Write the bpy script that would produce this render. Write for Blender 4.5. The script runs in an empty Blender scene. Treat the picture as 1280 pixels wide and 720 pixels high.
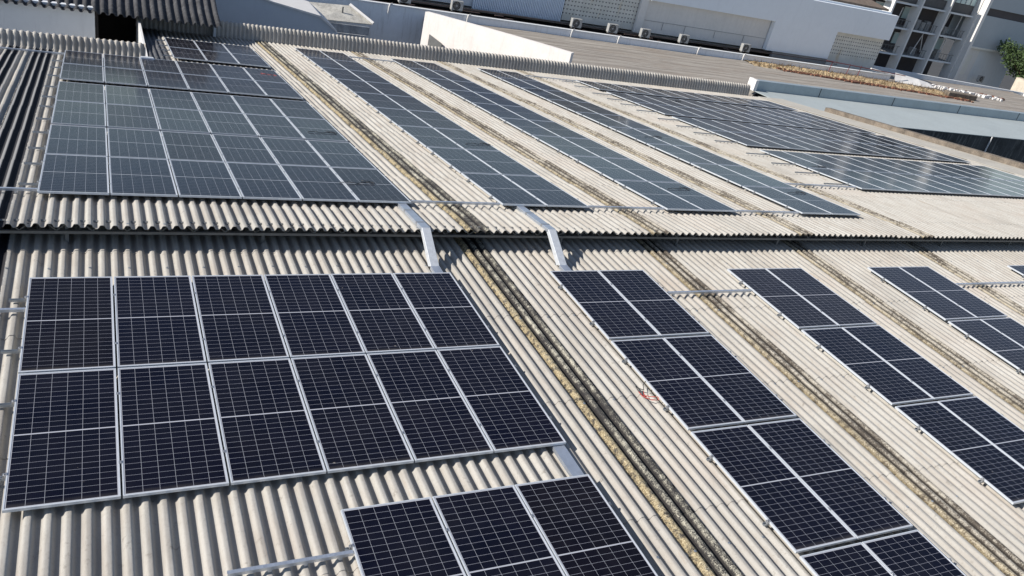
import bpy, math, random
import mathutils.noise
from mathutils import Matrix, Vector
random.seed(7)
R = math.radians
scene = bpy.context.scene
col = scene.collection

# ------------------------------------------------------------------ camera
cd = bpy.data.cameras.new('camera'); cam = bpy.data.objects.new('camera', cd); col.objects.link(cam)
cd.sensor_width = 36; cd.lens = 28.63; cd.clip_start = 0.1; cd.clip_end = 3000
Rr = ((0.89386539, -0.01991183, 0.44789305), (-0.39507802, -0.50724035, 0.7659116), (0.21193873, -0.86157457, -0.46127132))
cam.matrix_world = Matrix(((Rr[0][0], -Rr[0][1], -Rr[0][2], 0.93952), (Rr[1][0], -Rr[1][1], -Rr[1][2], -11.496),
                           (Rr[2][0], -Rr[2][1], -Rr[2][2], 6.56835), (0, 0, 0, 1)))
scene.camera = cam
# ------------------------------------------------------------------ light
SUN_EL = 33.0; SUN_DIR = Vector((-math.cos(R(6)), math.sin(R(6)), 0))          # towards the sun, horizontal
to_sun = (SUN_DIR * math.cos(R(SUN_EL)) + Vector((0, 0, math.sin(R(SUN_EL))))).normalized()
sl = bpy.data.lights.new('sun', 'SUN'); sun = bpy.data.objects.new('sun', sl); col.objects.link(sun)
sl.energy = 4.6; sl.angle = R(0.5); sl.color = (1.0, 0.945, 0.87)
sun.rotation_euler = (-to_sun).to_track_quat('-Z', 'Y').to_euler()
w = bpy.data.worlds.new('World'); scene.world = w; w.use_nodes = True
wn = w.node_tree; sky = wn.nodes.new('ShaderNodeTexSky'); sky.sky_type = 'NISHITA'; sky.sun_disc = False
sky.sun_elevation = R(SUN_EL); sky.sun_rotation = math.atan2(SUN_DIR.x, SUN_DIR.y)
sky.air_density = 1.0; sky.dust_density = 0.1; sky.ozone_density = 5.0
bg = wn.nodes['Background']; bg.inputs['Strength'].default_value = 0.09
hs = wn.nodes.new('ShaderNodeHueSaturation'); hs.inputs['Saturation'].default_value = .78
wn.links.new(sky.outputs[0], hs.inputs['Color']); wn.links.new(hs.outputs[0], bg.inputs[0])
scene.view_settings.view_transform = 'Standard'; scene.view_settings.look = 'None'
scene.view_settings.exposure = 0.37; scene.view_settings.gamma = 1

# ------------------------------------------------------------------ node helpers
class NT:
    def __init__(s, name):
        s.m = bpy.data.materials.new(name); s.m.use_nodes = True; s.t = s.m.node_tree
        s.b = s.t.nodes['Principled BSDF']
    def n(s, kind, **kw):
        x = s.t.nodes.new(kind)
        for k, v in kw.items(): setattr(x, k, v)
        return x
    def put(s, sock, v):
        if hasattr(v, 'is_output') or isinstance(v, bpy.types.NodeSocket): s.t.links.new(v, sock)
        else: sock.default_value = v
    def ma(s, op, a, b=0.0, c=None):
        x = s.n('ShaderNodeMath', operation=op); s.put(x.inputs[0], a); s.put(x.inputs[1], b)
        if c is not None: s.put(x.inputs[2], c)
        return x.outputs[0]
    def coord(s, which='Object'):
        return s.n('ShaderNodeTexCoord').outputs[which]
    def xyz(s, v):
        x = s.n('ShaderNodeSeparateXYZ'); s.put(x.inputs[0], v); return x.outputs
    def comb(s, a, b, c):
        x = s.n('ShaderNodeCombineXYZ'); s.put(x.inputs[0], a); s.put(x.inputs[1], b); s.put(x.inputs[2], c); return x.outputs[0]
    def noise(s, v, scale, detail=4, rough=.55):
        x = s.n('ShaderNodeTexNoise'); s.put(x.inputs['Vector'], v); x.inputs['Scale'].default_value = scale
        x.inputs['Detail'].default_value = detail; x.inputs['Roughness'].default_value = rough; return x.outputs[0]
    def white(s, v):
        x = s.n('ShaderNodeTexWhiteNoise', noise_dimensions='3D'); s.put(x.inputs['Vector'], v); return x.outputs['Value']
    def ramp(s, v, lo, hi, a=0.0, b=1.0):
        x = s.n('ShaderNodeMapRange'); s.put(x.inputs[0], v)
        for i, k in enumerate((lo, hi, a, b)): s.put(x.inputs[i + 1], k)
        x.clamp = True; return x.outputs[0]
    def mix(s, f, a, b, mode='MIX'):
        x = s.n('ShaderNodeMix', data_type='RGBA', blend_type=mode); s.put(x.inputs[0], f)
        s.put(x.inputs[6], c4(a)); s.put(x.inputs[7], c4(b)); return x.outputs[2]
    def fin(s, color, rough=.8, metal=0.0, bump=None, bd=.01, spec=None):
        s.put(s.b.inputs['Base Color'], c4(color)); s.put(s.b.inputs['Roughness'], rough); s.put(s.b.inputs['Metallic'], metal)
        if spec is not None: s.put(s.b.inputs['Specular IOR Level'], spec)
        if bump is not None:
            x = s.n('ShaderNodeBump'); s.put(x.inputs['Height'], bump); x.inputs['Distance'].default_value = bd
            s.t.links.new(x.outputs[0], s.b.inputs['Normal'])
        return s.m
def c4(c): return (*c, 1.0) if isinstance(c, (tuple, list)) and len(c) == 3 else c

def mat_plain(name, c, rough=.8, metal=0.0, var=.15, scale=3.0, streak=0.0, dirt=(.1, .09, .08), dirtamt=0.0):
    t = NT(name); v = t.coord()
    n1 = t.noise(v, scale); n2 = t.noise(v, scale * 9, 5)
    f = t.ramp(t.ma('ADD', t.ma('MULTIPLY', n1, .6), t.ma('MULTIPLY', n2, .4)), .3, .7)
    k1 = tuple(x * (1 - var) for x in c); k2 = tuple(min(1, x * (1 + var)) for x in c)
    cc = t.mix(f, k1, k2)
    if streak or dirtamt:
        x = t.xyz(v); sv = t.comb(t.ma('MULTIPLY', x[0], 2.2), t.ma('MULTIPLY', x[1], 2.2), t.ma('MULTIPLY', x[2], .25))
        s = t.ramp(t.noise(sv, 2.0, 6, .7), .52, .75)
        cc = t.mix(t.ma('MULTIPLY', s, max(streak, dirtamt)), cc, dirt)
    return t.fin(cc, rough, metal, n2, .003)

# ---- asbestos-cement roof sheets: per-sheet tone, grime, lichen bands at the rooflight strips
PITCH = .177; CREST0 = 7.13
def mat_roof(name='weathered_cement_sheet', bands=True, base=(.435, .417, .378)):
    t = NT(name); v = t.coord(); x = t.xyz(v)
    sheet = t.comb(t.ma('FLOOR', t.ma('DIVIDE', t.ma('SUBTRACT', x[0], CREST0 + .08), PITCH * 6)), t.ma('FLOOR', t.ma('DIVIDE', x[1], 2.3)), 0.0)
    h = t.white(sheet)
    sv = t.comb(t.ma('MULTIPLY', x[0], 5.0), t.ma('MULTIPLY', x[1], .6), x[2])
    st = t.noise(sv, 2.0, 6, .65); fn = t.noise(v, 26.0, 6, .7); big = t.noise(v, .5, 3)
    c = t.mix(t.ramp(h, 0, 1), tuple(k * .97 for k in base), tuple(k * 1.04 for k in base))
    c = t.mix(t.ramp(st, .42, .68, 0, .6), c, (.31, .275, .235))
    c = t.mix(t.ramp(fn, .5, .8, 0, .45), c, (.25, .22, .18))
    c = t.mix(t.ramp(big, .5, .7, 0, .25), c, (.42, .34, .28))
    sp = t.noise(v, 7.0, 5, .75)
    c = t.mix(t.ramp(sp, .60, .70, 0, .6), c, (.16, .14, .115))
    # valleys of the corrugation coloured darker than the crests
    ph = t.ma('COSINE', t.ma('MULTIPLY', t.ma('SUBTRACT', x[0], CREST0), 2 * math.pi / PITCH))
    c = t.mix(t.ramp(ph, -.2, -1.0, 0, .35), c, (.2, .185, .165))
    rw = t.noise(t.comb(t.ma('MULTIPLY', x[0], 11.0), t.ma('MULTIPLY', x[1], .55), 4.0), 1.6, 5, .7)
    c = t.mix(t.ramp(rw, .60, .72, 0, .5), c, (.33, .25, .18))
    pt = t.noise(t.comb(t.ma('MULTIPLY', x[0], 1.0), t.ma('MULTIPLY', x[1], .35), 9.0), .9, 4, .6)
    c = t.mix(t.ramp(pt, .52, .66, 0, .35), c, (.25, .235, .21))
    if bands:
        fine = t.noise(v, 58.0, 4, .8); mid = t.noise(v, 9.0, 5, .7)
        wob = t.ma('ADD', x[0], t.ma('MULTIPLY', t.ma('SUBTRACT', t.noise(v, 11.0, 3), .5), .09))
        big2 = t.noise(t.comb(t.ma('MULTIPLY', x[0], 3.0), t.ma('MULTIPLY', x[1], .9), 2.0), 1.0, 3)
        def band(a, b):
            return t.ma('MULTIPLY', t.ma('GREATER_THAN', wob, a), t.ma('LESS_THAN', wob, b))
        dark = (.045, .042, .04)
        for i, (a, b, yel, dens) in enumerate([(7.045, 7.575, .85, .515), (11.29, 11.82, .5, .50), (15.54, 16.07, .4, .49), (19.79, 20.32, .35, .485), (-.90, -.32, .0, .60), (-1.55, -1.18, 0, .5)]):
            m = band(a, b)
            spk = t.ramp(t.ma('ADD', t.ma('ADD', t.ma('MULTIPLY', fine, .6), t.ma('MULTIPLY', mid, .4)), t.ma('MULTIPLY', t.ma('SUBTRACT', big2, .5), .35)), dens - .04, dens + .05)
            bc = t.mix(spk, dark if i in (0, 4, 5) else (.085, .07, .055), (.47, .44, .35) if i == 0 else (.44, .40, .33))
            # valleys of the band are black, crests speckled
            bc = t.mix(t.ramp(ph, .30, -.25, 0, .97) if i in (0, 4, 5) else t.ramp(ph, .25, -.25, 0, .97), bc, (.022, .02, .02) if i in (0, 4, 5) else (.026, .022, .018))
            if yel:
                ym = t.ma('MULTIPLY', band(a, a + .17), t.ramp(mid, .40, .52, .1, yel))
                bc = t.mix(ym, bc, t.mix(t.ramp(fine, .42, .6), (.20, .15, .08), (.56, .47, .29)))
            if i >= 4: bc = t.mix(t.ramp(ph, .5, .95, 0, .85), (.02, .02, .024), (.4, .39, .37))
            c = t.mix(m, c, bc)
        g = t.ma('MULTIPLY', t.ma('MULTIPLY', t.ma('GREATER_THAN', x[1], 17.3), t.ma('LESS_THAN', wob, 3.12)), t.ma('GREATER_THAN', wob, 2.3))  # dark blue-grey patch on the sheets right of the notch
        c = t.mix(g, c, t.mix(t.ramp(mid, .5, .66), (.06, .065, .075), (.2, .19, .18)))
    return t.fin(c, .88, 0, t.ma('ADD', fn, t.ma('MULTIPLY', st, .5)), .004, spec=.3)

def mat_cells(paler=0.0):
    t = NT('solar_cell_glass'); uv = t.xyz(t.coord('UV'))
    oi = t.n('ShaderNodeObjectInfo').outputs['Random']
    L = uv[1]; Wd = uv[0]                     # metres on the glass
    cu = t.ma('DIVIDE', t.ma('SUBTRACT', Wd, .011), .166)          # 6 columns of 166 mm
    fu = t.ma('FRACT', cu)
    lu = t.ma('MULTIPLY', t.ma('MINIMUM', fu, t.ma('SUBTRACT', 1, fu)), .166)
    half = t.ma('ABSOLUTE', t.ma('SUBTRACT', L, .5))               # L is 0..1 along the module
    hv = t.ma('MULTIPLY', t.ma('SUBTRACT', half, .0035), 12 / .4905)
    fv = t.ma('FRACT', hv); lv = t.ma('MULTIPLY', t.ma('MINIMUM', fv, t.ma('SUBTRACT', 1, fv)), .0925)
    line_u = t.ma('LESS_THAN', lu, .0014); line_v = t.ma('LESS_THAN', lv, .0015)
    centre = t.ma('LESS_THAN', half, .0042)
    edge = t.ma('MAXIMUM', t.ma('LESS_THAN', Wd, .011), t.ma('GREATER_THAN', Wd, 1.007))
    edge = t.ma('MAXIMUM', edge, t.ma('GREATER_THAN', half, .494))
    ln = t.ma('MAXIMUM', line_u, t.ma('MAXIMUM', centre, edge))
    bus = t.ma('LESS_THAN', t.ma('ABSOLUTE', t.ma('SUBTRACT', t.ma('FRACT', t.ma('MULTIPLY', cu, 9)), .5)), .03)
    cell = t.comb(t.ma('FLOOR', cu), t.ma('FLOOR', t.ma('MULTIPLY', L, 24.4)), t.ma('MULTIPLY', oi, 91.0))
    hv2 = t.white(cell)
    base = t.mix(hv2, (.0022, .003, .009), (.0035, .0045, .0125))
    base = t.mix(t.ma('MULTIPLY', oi, .7), base, t.mix(t.ma('GREATER_THAN', oi, .85), (.0028, .0035, .012), (.0045, .0038, .007)))  # some modules brownish: a reflection tint put into the cell colour
    base = t.mix(t.ma('MULTIPLY', bus, .05), base, (.25, .25, .28))
    base = t.mix(t.ma('MULTIPLY', line_v, .8), base, (.40, .41, .47))
    base = t.mix(ln, base, (.42, .43, .47))
    ob = t.coord('Object'); du = t.noise(t.comb(t.ma('ADD', t.xyz(ob)[0], t.ma('MULTIPLY', oi, 40)), t.xyz(ob)[1], oi), 1.7, 5, .65)
    beige_film = t.ramp(du, .35, .8, paler, .02 + paler * 1.3)
    low = t.ma('MULTIPLY', t.ramp(L, .035, 0.004, 0, 1), t.ramp(du, .3, .7, .02, .16))
    beige_film = t.ma('MAXIMUM', beige_film, low)
    sp = t.noise(t.comb(t.ma('ADD', t.xyz(ob)[0], t.ma('MULTIPLY', oi, 63)), t.xyz(ob)[1], oi), 9.0, 2, .4)
    beige_film = t.ma('MAXIMUM', beige_film, t.ramp(sp, .79, .81, 0, .5))
    base = t.mix(beige_film, base, (.36, .33, .29))
    ro = t.ramp(t.ma('ADD', t.ma('MULTIPLY', du, .5), t.ma('MULTIPLY', oi, .5)), .2, .8, .10, .20)
    m = t.fin(base, ro)
    t.b.inputs['IOR'].default_value = 1.23
    return m

M = dict(
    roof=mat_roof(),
    roof_plain=mat_roof('grey_cement_sheet', False, (.46, .44, .40)),
    cells=mat_cells(), paler=mat_cells(.026),  # second copy of the glass with a stronger beige-grey film
    alu=mat_plain('anodised_aluminium', (.66, .69, .72), .4, .3, .06, 4),
    galv=mat_plain('galvanised_steel', (.42, .45, .48), .42, .75, .2, 14),
    tray=mat_plain('galvanised_tray', (.56, .6, .66), .38, .7, .12, 9),
    clamp=mat_plain('clamp_metal', (.5, .5, .5), .4, .8, .1, 6),
    darksteel=mat_plain('painted_truss_steel', (.16, .16, .155), .6, .2, .3, 5),
    void=mat_plain('painted_shade_black', (.02, .019, .02), .95, 0, .2, 1),  # near-black: shade of openings and recesses put into the colour
    white=mat_plain('white_render', (.72, .70, .67), .85, 0, .07, .6, .18, (.4, .37, .34)),
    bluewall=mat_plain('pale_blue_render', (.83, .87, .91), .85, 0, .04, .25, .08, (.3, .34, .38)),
    greywall=mat_plain('grey_render', (.68, .70, .71), .85, 0, .05, .4, .2, (.28, .29, .3)),
    sunwall=mat_plain('stained_white_wall', (.80, .75, .70), .9, 0, .08, .8, .3, (.55, .38, .33)),
    beige=mat_plain('beige_panel', (.72, .7, .64), .85, 0, .06, .8, .25, (.4, .36, .28)),
    darkroof=mat_plain('blackened_cement_sheet', (.055, .055, .058), .9, 0, .5, 4, .5, (.2, .2, .2)),
    brown=None, membrane=mat_plain('pale_roof_membrane', (.37, .41, .41), .75, 0, .09, .5, .35, (.27, .3, .3)),
    gutter=mat_plain('zinc_gutter', (.33, .39, .42), .55, .25, .12, 1.2, .25, (.2, .22, .23)),
    parapet=mat_plain('mossy_concrete', (.17, .14, .11), .95, 0, .6, 2.2, .7, (.07, .06, .05)),
    blackwall=mat_plain('soot_stained_wall', (.05, .052, .052), .95, 0, .7, .8, .9, (.26, .26, .24)),
    cond=mat_plain('condenser_casing', (.34, .34, .33), .6, 0, .06, 4),
    black=mat_plain('black_plastic', (.02, .02, .022), .5, 0, .1, 4),
    red=mat_plain('red_cable', (.55, .05, .03), .5, 0, .1, 4),
    rust=mat_plain('rusty_debris', (.20, .09, .055), .9, 0, .5, 3),
    straw=mat_plain('dry_straw', (.44, .33, .19), .95, 0, .5, 5),
    pane=mat_plain('tinted_glass', (.03, .05, .05), .08, 0, .1, 1),
    blind=mat_plain('pale_glazing', (.50, .62, .60), .3, 0, .1, 1),
    slab=mat_plain('concrete_slab', (.3, .3, .3), .85, 0, .15, 1),
    dkpanel=mat_plain('dark_brown_panel', (.085, .072, .072), .8, 0, .15, 1),
    ribbed=mat_plain('blue_metal_cladding', (.68, .76, .86), .5, .1, .05, 1),
    leaf=mat_plain('leaf_green', (.05, .085, .025), .7, 0, .5, 5), bark=mat_plain('bark', (.12, .08, .05), .95, 0, .3, 5),
    tile=mat_plain('brown_roof_tile', (.17, .13, .1), .9, 0, .3, 3),
    ground=mat_plain('asphalt', (.06, .06, .06), .95, 0, .2, .5),
)
def mat_brown():
    t = NT('bitumen_felt_roof'); v = t.coord(); x = t.xyz(v)
    sv = t.comb(t.ma('MULTIPLY', x[0], .06), t.ma('MULTIPLY', x[1], 1.3), 0.0)
    wv = t.comb(t.ma('MULTIPLY', x[0], .25), t.ma('MULTIPLY', x[1], .8), 0.0)
    a = t.noise(sv, 2.2, 6, .7); b = t.noise(wv, .8, 6, .7); f = t.noise(v, 3.0, 6, .75)
    lap = t.ma('LESS_THAN', t.ma('FRACT', t.ma('ADD', t.ma('MULTIPLY', x[1], 1.02), t.ma('MULTIPLY', t.noise(v, .35, 2), .9))), .09)
    c = t.mix(t.ramp(a, .35, .65), (.20, .175, .15), (.42, .385, .335))
    c = t.mix(t.ramp(b, .5, .75, 0, .5), c, (.24, .17, .12))
    c = t.mix(t.ramp(f, .5, .75, 0, .4), c, (.15, .13, .115))
    c = t.mix(t.ma('MULTIPLY', lap, .6), c, (.10, .085, .07))
    return t.fin(c, .92, 0, f, .01)
M['brown'] = mat_brown()

# ------------------------------------------------------------------ mesh helpers
class MB:
    def __init__(s): s.v = []; s.f = []; s.flat = []
    def box(s, x0, x1, y0, y1, z0, z1, zf=None):
        """axis box; zf(y) adds a height that follows the roof slope"""
        g = zf or (lambda y: 0.0); n = len(s.v)
        for z in (z0, z1):
            for x, y in ((x0, y0), (x1, y0), (x1, y1), (x0, y1)): s.v.append((x, y, z + g(y)))
        s.f += [tuple(n + i for i in q) for q in ((0, 3, 2, 1), (4, 5, 6, 7), (0, 1, 5, 4), (1, 2, 6, 5), (2, 3, 7, 6), (3, 0, 4, 7))]
        return s
    def bar(s, a, b, r, k=6):
        a = Vector(a); b = Vector(b); d = (b - a).normalized()
        u = d.cross(Vector((0, 0, 1)) if abs(d.z) < .9 else Vector((1, 0, 0))).normalized(); w_ = d.cross(u); n = len(s.v)
        for p in (a, b):
            for i in range(k):
                t = 2 * math.pi * i / k; s.v.append(tuple(p + u * r * math.cos(t) + w_ * r * math.sin(t)))
        for i in range(k): j = (i + 1) % k; s.f.append((n + i, n + j, n + k + j, n + k + i))
        s.f.append(tuple(n + i for i in range(k))[::-1]); s.f.append(tuple(n + k + i for i in range(k)))
        return s
    def path(s, pts, r, k=6):
        for a, b in zip(pts, pts[1:]): s.bar(a, b, r, k)
        return s
    def slab(s, poly, d):
        """polygon (list of 3D points) thickened by vector d"""
        n = len(s.v); k = len(poly); s.v += [tuple(p) for p in poly] + [tuple(Vector(p) + Vector(d)) for p in poly]
        s.f.append(tuple(range(n, n + k))[::-1]); s.f.append(tuple(range(n + k, n + 2 * k)))
        for i in range(k): j = (i + 1) % k; s.f.append((n + i, n + j, n + k + j, n + k + i))
        return s
    def cyl(s, c, ax, r, h, k=16):
        c = Vector(c); a = Vector(ax); return s.bar(c, c + a * h, r, k)
    def build(s, name, m, parent=None, smooth=False, bevel=0.0):
        me = bpy.data.meshes.new(name); me.from_pydata(s.v, [], s.f); me.materials.append(m)
        import bmesh
        b = bmesh.new(); b.from_mesh(me); bmesh.ops.recalc_face_normals(b, faces=b.faces); b.to_mesh(me); b.free()
        fl = set(s.flat)
        if smooth: me.polygons.foreach_set('use_smooth', [i not in fl for i in range(len(me.polygons))])
        o = bpy.data.objects.new(name, me); col.objects.link(o)
        if parent: o.parent = parent
        if bevel:
            bv = o.modifiers.new('bevel', 'BEVEL'); bv.width = bevel; bv.segments = 2; bv.limit_method = 'ANGLE'
        return o
def tag(o, label=None, cat=None, group=None, kind=None):
    if label: o['label'] = label
    if cat: o['category'] = cat
    if group: o['group'] = group
    if kind: o['kind'] = kind
    return o
def thing(name, label, cat, loc=(0, 0, 0), rot=(0, 0, 0), group=None):
    o = bpy.data.objects.new(name, None); o.empty_display_size = .2; col.objects.link(o)
    o.location = loc; o.rotation_euler = rot; return tag(o, label, cat, group)
def part(m, name, mt, root, **k):
    """part given in world coordinates under a root that stands at its own place"""
    l = Vector(root.location); m.v = [tuple(Vector(p) - l) for p in m.v]
    return m.build(name, mt, root, **k)
def copy_tree(o, parent=None):
    c = o.copy(); col.objects.link(c)
    if parent: c.parent = parent
    for ch in list(kids.get(o.name, [])): copy_tree(ch, c)
    return c
kids = {}
def reg(root):
    kids[root.name] = [o for o in col.objects if o.parent == root]
    for k in kids[root.name]: kids[k.name] = [o for o in col.objects if o.parent == k]
ORD = ['first', 'second', 'third', 'fourth', 'fifth', 'sixth', 'seventh', 'eighth', 'ninth', 'tenth', 'eleventh', 'twelfth']

def corrugated(m, x0, x1, pts, amp=.0285, seg=14, th=.007, phase=CREST0, jit=0.0, pitch=PITCH, x_first=None):
    """corrugated sheet running along x: profile pts (y,z), waves pushed out along the profile's normal; closed with thickness"""
    if len(pts) == 2:                                 # tight rows at both ends keep the shading even along the sheet
        (ya, za), (yb, zb) = pts; e = .012 / max(.1, yb - ya)
        pts = [pts[0], (ya + (yb - ya) * e, za + (zb - za) * e), (yb - (yb - ya) * e, zb - (zb - za) * e), pts[1]]
    dx = pitch / seg; nx = int(round((x1 - x0) / dx)) + 1
    nrm = []
    for i in range(len(pts)):
        a = pts[max(i - 1, 0)]; b = pts[min(i + 1, len(pts) - 1)]
        ty, tz = b[0] - a[0], b[1] - a[1]; l = math.hypot(ty, tz) or 1; nrm.append((-tz / l, ty / l))
    n = len(m.v); k = len(pts); rj = random.Random(int(abs(x0 * 10 + pts[0][0] * 100)))
    js = {}
    for layer in (0, 1):
        for i in range(nx):
            x = x0 + i * dx; wv = amp * math.tanh(2.3 * math.cos((x - phase) * 2 * math.pi / pitch)) / .9801 - layer * th
            sh = math.floor((x - phase - .08) / (pitch * 6))
            if sh not in js: js[sh] = (rj.uniform(-jit, jit), rj.uniform(0, jit * .25))
            for j, (y, z) in enumerate(pts):
                dy, dz = (js[sh] if (j < 2 and jit) else (0, 0))
                if j < 2 and jit: dy += .012 * mathutils.noise.noise((x * 9, pts[0][0], 0)) + .03 * max(0, mathutils.noise.noise((x * 2.3, pts[0][0], 5)) - .45)
                m.v.append((x, y + nrm[j][0] * wv + dy, z + nrm[j][1] * wv + dz))
    def id_(l, i, j): return n + l * nx * k + i * k + j
    for i in range(nx - 1):
        for j in range(k - 1):
            m.f.append((id_(0, i, j), id_(0, i + 1, j), id_(0, i + 1, j + 1), id_(0, i, j + 1)))
            m.f.append((id_(1, i, j), id_(1, i, j + 1), id_(1, i + 1, j + 1), id_(1, i + 1, j)))
        m.flat += [len(m.f), len(m.f) + 1]
        m.f.append((id_(0, i, 0), id_(1, i, 0), id_(1, i + 1, 0), id_(0, i + 1, 0)))
        m.f.append((id_(0, i, k - 1), id_(0, i + 1, k - 1), id_(1, i + 1, k - 1), id_(1, i, k - 1)))
    for j in range(k - 1):
        m.f.append((id_(0, 0, j), id_(0, 0, j + 1), id_(1, 0, j + 1), id_(1, 0, j)))
        m.f.append((id_(0, nx - 1, j), id_(1, nx - 1, j), id_(1, nx - 1, j + 1), id_(0, nx - 1, j + 1)))
    return m

# ------------------------------------------------------------------ setting far below
MB().box(-400, 700, -300, 900, -12.4, -12).build('ground', M['ground']); tag(bpy.data.objects['ground'], kind='structure')

# ------------------------------------------------------------------ the factory whose roof carries the arrays
AMP = .0285
ZL = -.10 - AMP                                    # mean surface of the near (lower) roof
SL = -.13
def zu(y): return .30 - AMP + SL * (y - 1.06)      # mean surface of the far (upper) roof, falling away
F = thing('factory_building', 'long factory with two corrugated cement roofs carrying the solar arrays', 'building', (0, 0, -12))
RX0, RX1 = -9.0, 37.9
m = MB(); ys = [-15.0, -12.7, -10.4, -8.1, -5.8, -3.5, -1.2, 1.1, 3.2]
for a, b in zip(ys, ys[1:]):
    corrugated(m, RX0, RX1, [(a - .12, ZL + .0035), (b, ZL - .004)], jit=.012)
part(m, 'corrugated_roof', M['roof'], F, smooth=True)
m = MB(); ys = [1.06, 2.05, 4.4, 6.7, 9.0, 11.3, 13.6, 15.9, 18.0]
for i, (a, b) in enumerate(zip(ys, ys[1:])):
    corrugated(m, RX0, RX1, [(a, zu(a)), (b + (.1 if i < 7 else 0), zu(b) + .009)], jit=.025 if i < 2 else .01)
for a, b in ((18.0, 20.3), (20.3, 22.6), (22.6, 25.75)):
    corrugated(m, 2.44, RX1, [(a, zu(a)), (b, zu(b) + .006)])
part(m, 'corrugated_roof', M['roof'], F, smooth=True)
# end flashing: steep corrugated apron at the far edge and rounded upstand at the near left edge
m = MB(); corrugated(m, 2.44, 35.25, [(25.66, zu(25.6) - .03), (25.70, zu(25.6) + .03), (25.74, zu(25.6) + .50), (25.79, zu(25.6) + .60), (25.88, zu(25.6) + .64)], amp=.021, seg=10)
part(m, 'roof_apron', M['roof_plain'], F, smooth=True)
m = MB(); corrugated(m, RX0, 2.33, [(17.72, zu(17.8) - .015), (17.85, zu(17.8) + .05), (17.90, zu(17.8) + .20), (17.93, zu(17.8) + .38), (18.02, zu(17.8) + .45)], amp=.027)
part(m, 'roof_upstand', M['roof_plain'], F, smooth=True)
m = MB(); m.slab([(2.34, 18.0, zu(18) - .3), (2.34, 18.0, zu(18) - .02), (2.34, 25.7, zu(25.6) + .6), (2.34, 26.05, zu(25.6) + .6), (2.34, 26.05, -6), (2.34, 18.0, -6)], (.08, 0, 0))
part(m, 'end_wall', M['white'], F)
# walls below the roofs
m = MB(); m.box(RX0, 37.8, -14.9, -14.7, -12, ZL - .06); m.box(RX0 - .2, RX0, -14.9, 18, -12, zu(18) - .3)
m.box(37.8, 38.0, -14.9, 26.0, -12, zu(26) - .12); m.box(2.5, 37.8, 25.8, 26.0, -12, zu(26) - .1); m.box(RX0, 2.3, 17.86, 17.98, -12, zu(18) - .08)
part(m, 'wall', M['greywall'], F)
m = MB(); m.box(RX0, 37.7, 3.3, 3.4, -12, -.07)
part(m, 'vent_shade_backing', M['void'], F)  # added backing sheet, blackened to stand for shade inside the vent
# lattice girder under the raised eave: bottom rail + zigzag rods
m = MB(); m.box(RX0, 37.7, 1.19, 1.25, .075, .12)
part(m, 'girder_rail', M['darksteel'], F)
m = MB(); x = RX0
while x < 37.4:
    m.bar((x, 1.215, .12), (x + .13, 1.2, .245), .009, 5); m.bar((x, 1.215, .12), (x - .13, 1.2, .245), .009, 5); x += .49
m.box(RX0, 37.7, 1.3, 1.36, .18, .23, None)
part(m, 'girder_lattice', M['darksteel'], F)
m = MB(); x = RX0 + .6
while x < 37: m.box(x, x + .05, 1.27, 1.32, ZL, .19); x += 2.94
part(m, 'girder_post', M['darksteel'], F)
# pale cement verge along the right roof edge, weathered parapet outside it
m = MB(); m.slab([(35.75, 4.0, zu(4) + .05), (37.9, 4.0, zu(4) + .05), (37.9, 25.6, zu(25.6) + .05), (35.95, 25.6, zu(25.6) + .05)], (0, 0, .02))
part(m, 'roof_verge', mat_plain('pale_cement_verge', (.46, .43, .37), .9, 0, .15, 1.2, .3, (.3, .26, .2)), F)
m = MB(); m.box(37.9, 38.3, 2.0, 22.2, -.35, .30, lambda y: zu(y))
part(m, 'side_parapet', M['parapet'], F)
# fixings: bolts with washers on the crests
m = MB(); rb = random.Random(3)
for y, z0, xa, xb in [(-6.55, ZL, 1, 12), (-3.7, ZL, 6.6, 16), (-1.4, ZL, 6.6, 22), (.42, ZL, -.5, 24), (1.78, None, -.5, 24), (1.12, None, -.4, 24)]:
    k = math.ceil((xa - CREST0) / PITCH)
    while CREST0 + k * PITCH < xb:
        xx = CREST0 + k * PITCH; zz = (zu(y) if z0 is None else z0) + AMP - .002
        if k % 3 == 0 or (y == 1.78 and rb.random() < .75): m.cyl((xx, y + rb.uniform(-.02, .02), zz), (0, 0, 1), .018, .007, 8); m.cyl((xx, y, zz + .006), (0, 0, 1), .006, .01, 6)
        k += 1
part(m, 'roof_bolts', M['galv'], F); bpy.data.objects['roof_bolts']['kind'] = 'stuff'

# ------------------------------------------------------------------ solar panels
PW, CP = 1.042, 1.062
def make_panel(L):
    t = thing('solar_panel', '', 'solar panel')
    m = MB(); lip = .015; h = .035
    m.box(0, lip, 0, L, -h, 0); m.box(PW - lip, PW, 0, L, -h, 0); m.box(lip, PW - lip, 0, lip, -h, 0); m.box(lip, PW - lip, L - lip, L, -h, 0)
    m.box(lip, PW - lip, lip, L - lip, -.012, -.007)
    m.build('frame', M['alu'], t)
    me = bpy.data.meshes.new('cell_glass'); a = lip; z = -.0035
    me.from_pydata([(a, a, z), (PW - a, a, z), (PW - a, L - a, z), (a, L - a, z)], [], [(0, 1, 2, 3)])
    uv = me.uv_layers.new(name='UVMap'); ww = PW - 2 * a
    for l, c in zip(uv.data, ((0, 0), (1.018, 0), (1.018, 1), (0, 1))): l.uv = c
    me.materials.append(M['cells']); o = bpy.data.objects.new('cell_glass', me); col.objects.link(o); o.parent = t
    return t
PL, PU = 2.262, 2.345
protoL = make_panel(PL); reg(protoL); protoU = make_panel(PU); reg(protoU)
used = {}
rp = random.Random(11)
paler_mesh = []
def protoL_glass(): return [c for c in col.objects if c.parent == protoL and c.name.startswith('cell_glass')][0]
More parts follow.
